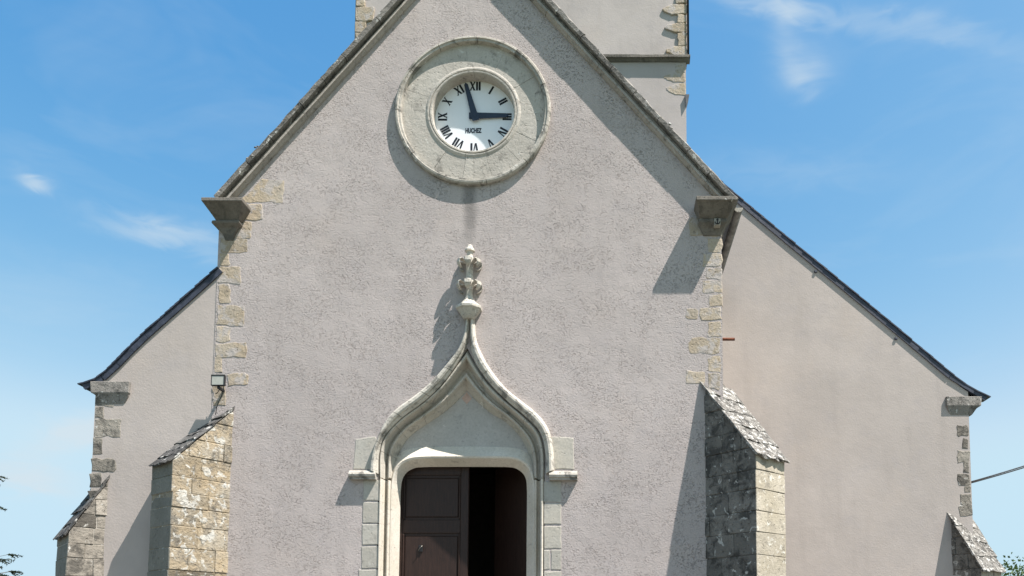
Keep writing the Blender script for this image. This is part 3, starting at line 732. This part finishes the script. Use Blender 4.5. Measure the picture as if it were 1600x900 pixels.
# ------------------------------------------------------------------ buttresses
def buttress(label, A, B, Cpx, YA, prot, m_side, m_end, m_cap, seed, course=(.20, .30), z_lo=-.1, ncap=6, seg=(.26, .46), end_split=.35, m_mort=None, ov0=.045, core_in=.010, thk=1.0, rub=.010):
    rnd = random.Random(seed); m_mort = m_mort or M['mortar']
    a = P(*A, YA); b = P(*B, YA-prot)
    e = Vector((b.x-a.x, b.y-a.y, 0)); L = e.length; e.normalize()
    nrm = Vector((-e.y, e.x, 0))
    if nrm.y < 0: nrm = -nrm
    lo, hi = .05, 1.5
    for _ in range(50):
        w = (lo+hi)/2; x = to_px(b+nrm*w)[0]
        if (x < Cpx) == (b.x > a.x): lo = w
        else: hi = w
    zA, zB = a.z, b.z
    root = empty('buttress', (0, 0, 0), church); root['label'] = label
    S0 = -.35
    def wp(s, q, z): return Vector((a.x, a.y, 0)) + e*s + nrm*q + Vector((0, 0, z))
    slope_n = Vector((zA-zB, 0, L)).normalized()           # in (s, z)
    def clip(bm):
        n = (e*slope_n.x + Vector((0, 0, slope_n.z))).normalized()
        bmesh.ops.bisect_plane(bm, geom=bm.verts[:]+bm.edges[:]+bm.faces[:], plane_co=wp(0, 0, zA-.012), plane_no=n, clear_outer=True)
        bd = [x for x in bm.edges if x.is_boundary]
        if bd: bmesh.ops.holes_fill(bm, edges=bd)
    def brick(name, s0, s1, q0, q1, z0, z1, mat, bev, par, jit=0):
        bm = bmesh.new(); V = []
        for z in (z0, z1):
            for q in (q0, q1):
                for s in (s0, s1):
                    V.append(bm.verts.new(wp(s+rnd.uniform(-jit, jit), q+rnd.uniform(-jit, jit), z+rnd.uniform(-jit, jit)*.6)))
        for f in ((0, 2, 3, 1), (4, 5, 7, 6), (0, 1, 5, 4), (2, 6, 7, 3), (0, 4, 6, 2), (1, 3, 7, 5)): bm.faces.new([V[i] for i in f])
        bmesh.ops.recalc_face_normals(bm, faces=bm.faces)
        if bev: bmesh.ops.bevel(bm, geom=bm.edges[:], offset=bev, segments=1, affect='EDGES')
        clip(bm)
        if len(bm.faces) < 4: bm.free(); return None
        o = from_bm(name, bm, mat, par)
        return o
    brick('core', S0, L-core_in, core_in, w-core_in, z_lo, zA+.3, m_mort, 0, root)
    z = z_lo
    while z < zA:
        h = rnd.uniform(*course); top = z+h
        s = S0; segs = []
        while s < L-.12:
            l = rnd.uniform(*seg); t = s+l
            if t > L-.16: t = L
            segs.append((s, t)); s = t
        g = .0016
        for i, (s0, s1) in enumerate(segs):
            last = i == len(segs)-1
            if last and rnd.random() < end_split:
                c = w*rnd.uniform(.38, .62); parts = [(0, c), (c, w)]
            else: parts = [(0, w)]
            for q0, q1 in parts:
                o = brick('stone', s0+g, s1-g+(rnd.uniform(-.5, .6)*rub if last else 0), q0+g*(q0 > 0)-(rnd.uniform(-.5, 1)*rub if q0 == 0 else 0), q1-g*(q1 < w), z+g, top-g, m_side, rnd.uniform(.004, .010), root, min(.006, core_in*.6))
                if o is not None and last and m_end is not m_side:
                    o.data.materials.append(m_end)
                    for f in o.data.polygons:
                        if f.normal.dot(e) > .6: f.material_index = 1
        z = top
    # weathering slabs
    d = Vector((L, 0, zB-zA)); SL = d.length; dn = d/SL
    n = ncap; x = -.10
    for i in range(n):
        x1 = x + (SL+.10+.055)/n
        th = rnd.uniform(.026, .040)*thk; lift = .012*thk
        rows = []; k = 8
        bm = bmesh.new()
        ov = ov0+rnd.uniform(-.01, .014)
        for j in range(k+1):
            q = -ov + (w+2*ov)*j/k
            r = []
            for (ss, o) in ((x-.03, 0.0), (x-.03, th*.7), (x1, th+lift), (x1, lift*.7)):
                ss += rnd.uniform(-.022, .022) if ss == x1 else 0
                o += rnd.uniform(-.010, .010)
                p = wp(dn.x*ss + slope_n.x*o, q, zA + dn.z*ss + slope_n.z*o)
                r.append(bm.verts.new(p))
            rows.append(r)
        for r0, r1 in zip(rows, rows[1:]):
            for j in range(4): bm.faces.new((r0[j], r0[(j+1) % 4], r1[(j+1) % 4], r1[j]))
        bm.faces.new(rows[0]); bm.faces.new(rows[-1][::-1])
        from_bm('cap_slab', bm, m_cap, root)
        x = x1
    return root
buttress('ochre stone buttress with white lichen under the floodlight', (364, 640), (270, 718), 238, 0, .60, M['lich'], M['endshade'], M['slatecap'], 3, course=(.17, .28), end_split=.0, ncap=8, ov0=.008, thk=.6, seg=(.2, .5), core_in=.007, rub=.012, m_mort=M['lich'])
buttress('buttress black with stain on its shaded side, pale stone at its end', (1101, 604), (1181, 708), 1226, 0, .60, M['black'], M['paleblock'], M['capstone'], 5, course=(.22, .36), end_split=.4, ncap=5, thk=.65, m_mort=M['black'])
buttress('low grey buttress at the left aisle corner', (171, 748), (106, 832), 89, .02, .30, M['greyq'], M['endshade'], M['slatecap'], 8, ov0=.008, thk=.6, end_split=0, course=(.16, .24), seg=(.18, .32), ncap=5)
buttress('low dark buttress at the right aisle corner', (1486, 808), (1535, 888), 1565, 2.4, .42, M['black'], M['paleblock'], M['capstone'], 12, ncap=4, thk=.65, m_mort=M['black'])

# ------------------------------------------------------------------ aisles
def aisle(Yw, verge, wall_x_in, wall_x_out, quo, qmat, kn, side, depth):
    w = [P(x, y, Yw-.06) for x, y in verge]
    top = resample(catmull(w, 6), 48)
    # wall under the roof line
    drop = .10
    pts = [(wall_x_in, -.3), (wall_x_out, -.3)]
    line = [(p.x, p.z-drop) for p in top if (p.x < wall_x_out) == (side > 0) and (p.x > wall_x_in) == (side > 0)]
    def zat(x):
        for p, q in zip(top, top[1:]):
            if min(p.x, q.x) <= x <= max(p.x, q.x): return p.z+(q.z-p.z)*(x-p.x)/(q.x-p.x)-drop
        return (top[0].z if abs(x-top[0].x) < abs(x-top[-1].x) else top[-1].z)-drop
    pts += [(wall_x_out, zat(wall_x_out))] + line[::-1] + [(wall_x_in, zat(wall_x_in))]
    wall = prism('aisle_wall', pts, Yw, Yw+depth, M['smooth'], church)
    # roof: boarded slab behind, single verge slates along the edge
    roof = empty('aisle_roof', (0, 0, 0), church)
    rings = []
    for i in range(0, len(top), 2):
        t = (top[min(i+1, len(top)-1)]-top[max(i-1, 0)]).normalized(); n = Vector((-t.z, 0, t.x)); n = n if n.z > 0 else -n
        p = top[i]
        rings.append([(p.x+n.x*o, y, p.z+n.z*o) for o, y in ((-.022, Yw-.016), (-.022, Yw+depth), (-.075, Yw+depth), (-.075, Yw-.016))])
    loft('roof_boarding', rings, M['slate'], roof, closed=True)
    tot = resample(top, 27)
    for i, (p, q) in enumerate(zip(tot, tot[1:])):
        t = (q-p).normalized(); n = Vector((-t.z, 0, t.x)); n = n if n.z > 0 else -n
        q = q + t*.05
        ja, jb = random.uniform(-.002, .002), random.uniform(.002, .009)
        V = []
        for y in (Yw-.036+random.uniform(-.008, .008), Yw+.25):
            for (c, o) in ((p, -.020), (p, -.002+ja), (q, .004+jb*.5), (q, -.010)):
                V.append((c.x+n.x*o, y, c.z+n.z*o))
        mesh('verge_slate', V, [(0, 1, 2, 3), (4, 7, 6, 5), (0, 4, 5, 1), (1, 5, 6, 2), (2, 6, 7, 3), (3, 7, 4, 0)], M['slate'], roof)
    for i in range(0, len(tot)-1, 3):   # barge board under the slates
        p, q = tot[i], tot[min(i+3, len(tot)-1)]
        t = (q-p).normalized(); n = Vector((-t.z, 0, t.x)); n = n if n.z > 0 else -n
        V = [(c.x+n.x*o, y, c.z+n.z*o) for y in (Yw-.024, Yw-.004) for c in (p, q) for o in (-.02, -.098)]
        mesh('verge_board', V, [(0, 1, 3, 2), (4, 6, 7, 5), (0, 4, 5, 1), (2, 3, 7, 6), (0, 2, 6, 4), (1, 5, 7, 3)], M['slate'], roof)
    quoins(quo, Yw, qmat, wall, proud=.003)
    ko, ki, kt = kn
    kneeler(ko, ki, kt, .12, [(0, .040, 0, 0), (.155, .046, .02, 0), (.165, .040, .05, .01), (.20, .028, .09, .02), (.26, .012, .13, .05), (.30, .004, .16, .08)], M['coping'], church, .4, Yw, 'eaves_stone')
    return wall, top
la_out = P(148, 640, .006).x
aisle(.006, [(338, 415), (322, 429), (300, 449), (250, 493), (210, 529), (180, 560), (160, 579), (143, 591), (125, 597)], XL+.1, la_out,
      [(149, 621, 179, 634), (149, 637, 163, 653), (147, 655, 190, 682), (144, 686, 161, 709), (142, 717, 181, 736), (140, 740, 160, 762), (138, 766, 158, 790)], M['greyq'],
      (P(137, 594, -.08).x, P(199, 594, -.08).x, P(160, 594, -.08).z), -1, 7)
ra_out = P(1515, 680, 2.4).x
aisle(2.4, [(1095, 253), (1112, 268), (1160, 309), (1250, 384), (1350, 466), (1440, 541), (1490, 583), (1516, 602), (1545, 617)], XR-.05, ra_out,
      [(1494, 665, 1513, 681), (1503, 686, 1514, 701), (1495, 705, 1515, 722), (1505, 724, 1515, 739), (1496, 741, 1516, 757), (1506, 760, 1517, 770), (1501, 772, 1518, 788), (1498, 790, 1519, 806)], M['greyq'],
      (P(1537, 617, 2.3).x, P(1481, 617, 2.3).x, P(1510, 617.5, 2.3).z), 1, 8)
# purlin ends under the right verge
for px, py in ((1275, 423), (1401, 528)):
    c = P(px, py, 2.36); box('purlin_end', c.x-.022, c.x+.022, 2.375, 2.45, c.z-.022, c.z+.022, M['slate'], church, .006)
# cornice and gutter along the right flank of the nave
c0 = P(1152, 322, .05); 
kxx = XR
prof = [(kxx-.05, ZK+.12), (kxx+.19, ZK+.12), (kxx+.19, ZK+.02), (kxx+.12, ZK-.05), (kxx+.07, ZK-.16), (kxx-.05, ZK-.20)]
loft('flank_cornice', [[(x, y, z) for x, z in prof] for y in (.31, 2.5)], M['kneeler'], church, closed=True)
gc = P(1150, 336, .25); gr = .062
ring = [(math.cos(a), math.sin(a)) for a in [math.pi+math.pi*i/10 for i in range(11)]]
pr = [(gc.x+.015+c*gr, gc.z+.03+s*gr) for c, s in ring] + [(gc.x+.015+c*gr*.9, gc.z+.03+s*gr*.9) for c, s in reversed(ring)]
gut = loft('gutter', [[(x, y, z) for x, z in pr] for y in (.12, .8, 1.6, 2.45)], M['zinc'], church, closed=True)
prism('gutter_end', [(gc.x+.015+c*gr, gc.z+.03+s*gr) for c, s in ring], .110, .119, M['jamb'], gut)
# rusty bar sticking out behind the corner
rb = P(1148, 530, .8)
tube('iron_bar', [(XR-.05, .8, rb.z), (rb.x, .8, rb.z)], .022, M['rust'], church, 6)

# ------------------------------------------------------------------ tower
TY = 5.0
tower = empty('tower', (0, 0, 0), church)
txl, txr = P(554, 30, TY).x, P(1074, 40, TY).x
zs = P(1000, 93, TY).z; ztop = zs+6.5
tw = prism('tower_wall', [(txl-.02, -.2), (txr-.035, -.2), (txr-.035, zs), (txl-.02, zs)], TY, TY+6.4, M['tower'], tower)
tu = prism('upper_wall', [(txl, zs), (txr, zs), (txr, ztop), (txl, ztop)], TY+.03, TY+6.4, M['tower'], tower)
sx0, sx1 = txl-.06, txr+.045
prof = [(TY-.10, zs+.035), (TY+.05, zs+.075), (TY+.05, zs-.06), (TY-.02, zs-.06), (TY-.06, zs-.022), (TY-.10, zs-.015)]
x = sx0
while x < sx1:
    e = min(sx1, x+random.uniform(.6, 1.0))
    if sx1-e < .3: e = sx1
    loft('string_course', [[(xx, y+random.uniform(-.004, .004), z+random.uniform(-.004, .004)) for y, z in prof] for xx in (x+.001, (x+e)/2, e-.001)], M['kneeler'], tower, closed=True)
    x = e
def pointed(x0, y0, x1, y1): return (0, 0, 0, 0, [(x1, y0), (x1, y1), (x0+14, y1), (x0+4, y1-(y1-y0)*.3), (x0, (y0+y1)/2), (x0+5, y0+(y1-y0)*.25), (x0+15, y0)])
quoins([pointed(1034, 7, 1073, 22), pointed(1038, 36, 1073, 50), pointed(1040, 72, 1073, 87), (1059, 52, 1073, 70), (1058, 24, 1073, 34), pointed(1036, 114, 1071, 128), pointed(1040, 131, 1071, 148), (1056, 100, 1071, 112), (1056, -20, 1073, 4),
        (556, 12, 584, 32), (555, 35, 573, 50), (555, 52, 569, 60), (556, -8, 570, 9), (556, -40, 584, -12)], TY, M['ochre'], tw, proud=.004, name='corner_stone')
c = P(1074, 152, TY); 
mesh('corner_bracket', [(c.x-.05, TY-.05, c.z+.03), (c.x+.035, TY-.05, c.z+.03), (c.x-.03, TY-.05, c.z-.22), (c.x-.05, TY+.2, c.z+.03), (c.x+.035, TY+.2, c.z+.03), (c.x-.03, TY+.2, c.z-.22)],
     [(0, 1, 2), (3, 5, 4), (0, 3, 4, 1), (1, 4, 5, 2), (2, 5, 3, 0)], M['lead'], tower)
tube('upper_edge_rod', [(txr+.012, TY-.02, ztop), (txr+.012, TY-.02, zs+.07)], .022, M['cable'], tower, 6)  # thin dark rod along the upper right edge

# ------------------------------------------------------------------ floodlight
fp = P(341.5, 595, -.16); fl = empty('floodlight', (fp.x, fp.y, fp.z))
tag(fl, 'small black floodlight with square glass on the left corner above the lichened buttress', 'floodlight')
hw, hh = .088, .070
def fbox(n, *a, **k): o = box(n, *a, **k); return o
fbox('housing', -hw, hw, -.012, .022, -hh, hh, M['blackmetal'], fl, .006)
for a in ((-hw, hw, hh-.011, hh), (-hw, hw, -hh, -hh+.011)): fbox('bezel', a[0], a[1], -.028, -.0125, a[2], a[3], M['blackmetal'], fl, .002)
for a in ((-hw, -hw+.011), (hw-.011, hw)): fbox('bezel', a[0], a[1], -.0275, -.0125, -hh+.0115, hh-.0115, M['blackmetal'], fl, .002)
fbox('lens', -hw+.011, hw-.011, -.024, -.0125, -hh+.011, hh-.011, M['glass'], fl)
fbox('visor', -hw-.002, hw+.002, -.030, .022, hh+.001, hh+.008, M['zinc'], fl, .001)
fbox('bracket', -.018, .018, .0, .155, -hh-.035, -hh-.002, M['blackmetal'], fl, .004)
tube('cable', [(.075, -.005, -hh+.01), (.07, .0, -hh-.05), (.03, .03, -hh-.13), (-.02, .06, -hh-.20), (-.05, .08, -hh-.27), (-.07, .10, -hh-.36)], .005, M['cable'], fl, 6)
tube('cable', [(0, .04, -hh-.03), (-.03, .06, -hh-.06), (-.075, .09, -hh-.08)], .005, M['cable'], fl, 6)

# ------------------------------------------------------------------ wire
def wire(a, b, sag, r):
    return [a.lerp(b, i/16) - Vector((0, 0, sag*4*(i/16)*(1-i/16))) for i in range(17)]
w0 = P(1512, 756, 3.4); w1 = P(1760, 674, 6)
cabl = empty('overhead_cable', tuple(w0)); tag(cabl, 'twin black overhead cable running from the right aisle corner to the frame edge', 'cable')
for dz in (0, .02):
    t = tube('cable_strand', [p-w0 for p in wire(w0+Vector((0, 0, dz)), w1+Vector((0, 0, dz*2.4)), .05, .01)], .011, M['cable'], cabl, 6)

# ------------------------------------------------------------------ trees
def spruce(base, height, rmax, seed):
    rnd = random.Random(seed); root = empty('spruce_tree', base)
    tube('trunk', [(0, 0, height*i/8) for i in range(9)], [max(.015, .17*(1-i/8)) for i in range(9)], M['bark'], root, 8)
    V, F, TV, TF = [], [], [], []
    z = .9
    while z < height*.97:
        rr = rmax*(1-z/height)**.75
        for k in range(rnd.randint(9, 12)):
            a = rnd.uniform(0, 2*math.pi); Lb = rr*rnd.uniform(.75, 1.08); d = Vector((math.cos(a), math.sin(a), 0)); sd = Vector((-d.y, d.x, 0))
            pts = [Vector((0, 0, z)) + d*Lb*t + Vector((0, 0, -.28*Lb*t + .30*Lb*t*t)) for t in [i/9 for i in range(10)]]
            b = len(TV)
            for i, p in enumerate(pts):
                r_ = .022*(1-i/10)+.003
                TV.extend([p+sd*r_, p-sd*r_, p+Vector((0, 0, r_))])
                if i:
                    q = b+3*(i-1)
                    for j in range(3): TF.append((q+j, q+(j+1) % 3, q+3+(j+1) % 3, q+3+j))
            for i in range(2, 10):
                p = pts[i]
                for s in (-1, 1, 0):
                    tl = Lb*.30*(1.15-i/10)*rnd.uniform(.7, 1.2)+.06
                    td = (d*.75 + sd*s*.8 + Vector((0, 0, rnd.uniform(-.35, .15)))).normalized()
                    nst = int(tl/.022)
                    for m in range(nst):
                        c = p+td*tl*m/nst + Vector((0, 0, -.25*(m/nst)**2*tl))
                        for _ in range(3):
                            nd = (td*.7+Vector((rnd.uniform(-1, 1), rnd.uniform(-1, 1), rnd.uniform(-.6, .9)))).normalized()*.045
                            wv = nd.cross(Vector((rnd.random(), rnd.random(), rnd.random()+.1))).normalized()*.012
                            q = len(V); V.extend([c-wv, c+wv, c+nd]); F.append((q, q+1, q+2))
        z += rnd.uniform(.20, .30)
    mesh('branches', TV, TF, M['bark'], root); 
    m = bpy.data.meshes.new('crown'); m.from_pydata([tuple(v) for v in V], [], F); link(bpy.data.objects.new('crown', m), root, M['needle'])
    return root
sp = spruce((P(-203, 850, 3).x, 3.0, 0), 11.5, 2.35, 4); tag(sp, 'dark green spruce whose branch tips reach in at the left frame edge', 'tree')

def broad(base, height, rad, seed, nleaf):
    rnd = random.Random(seed); root = empty('broadleaf_tree', base)
    top = Vector((0, 0, height)); tv = []
    tube('trunk', [(0, 0, 0), (.03, .02, height*.3), (-.02, .03, height*.55)], [.11, .085, .06], M['bark'], root, 8)
    V, F = [], []
    tips = []
    for k in range(26):
        a = rnd.uniform(0, 2*math.pi); el = rnd.uniform(.05, 1.45)
        e = Vector((math.cos(a)*math.cos(el)*rad, math.sin(a)*math.cos(el)*rad, height*.5+math.sin(el)*height*.46))*1
        s = Vector((0, 0, height*rnd.uniform(.3, .55)))
        mid = s.lerp(e, .5)+Vector((rnd.uniform(-.1, .1), rnd.uniform(-.1, .1), .12))
        tube('limb', [s, mid, e], [.035, .018, .005], M['bark'], root, 5); tips += [s.lerp(e, .7), mid.lerp(e, .6), e]
    for _ in range(nleaf):
        c = rnd.choice(tips) + Vector([rnd.gauss(0, rad*.17) for _ in range(3)])
        d = Vector([rnd.gauss(0, 1) for _ in range(3)]).normalized(); u = d.orthogonal().normalized(); v = d.cross(u)
        l = rnd.uniform(.05, .085); w = l*.36; q = len(V)
        V += [c-u*l*.5, c+v*w+d*.008, c+u*l*.6, c-v*w+d*.008]; F += [(q, q+1, q+2), (q, q+2, q+3)]
    m = bpy.data.meshes.new('crown'); m.from_pydata([tuple(v) for v in V], [], F); link(bpy.data.objects.new('crown', m), root, M['leaf'])
    return root
bt = broad((P(1607, 900, 8).x, 8.0, 0), P(1590, 880, 8).z, 1.0, 9, 5200); tag(bt, 'light green leafy tree top low behind the right aisle buttress', 'tree')
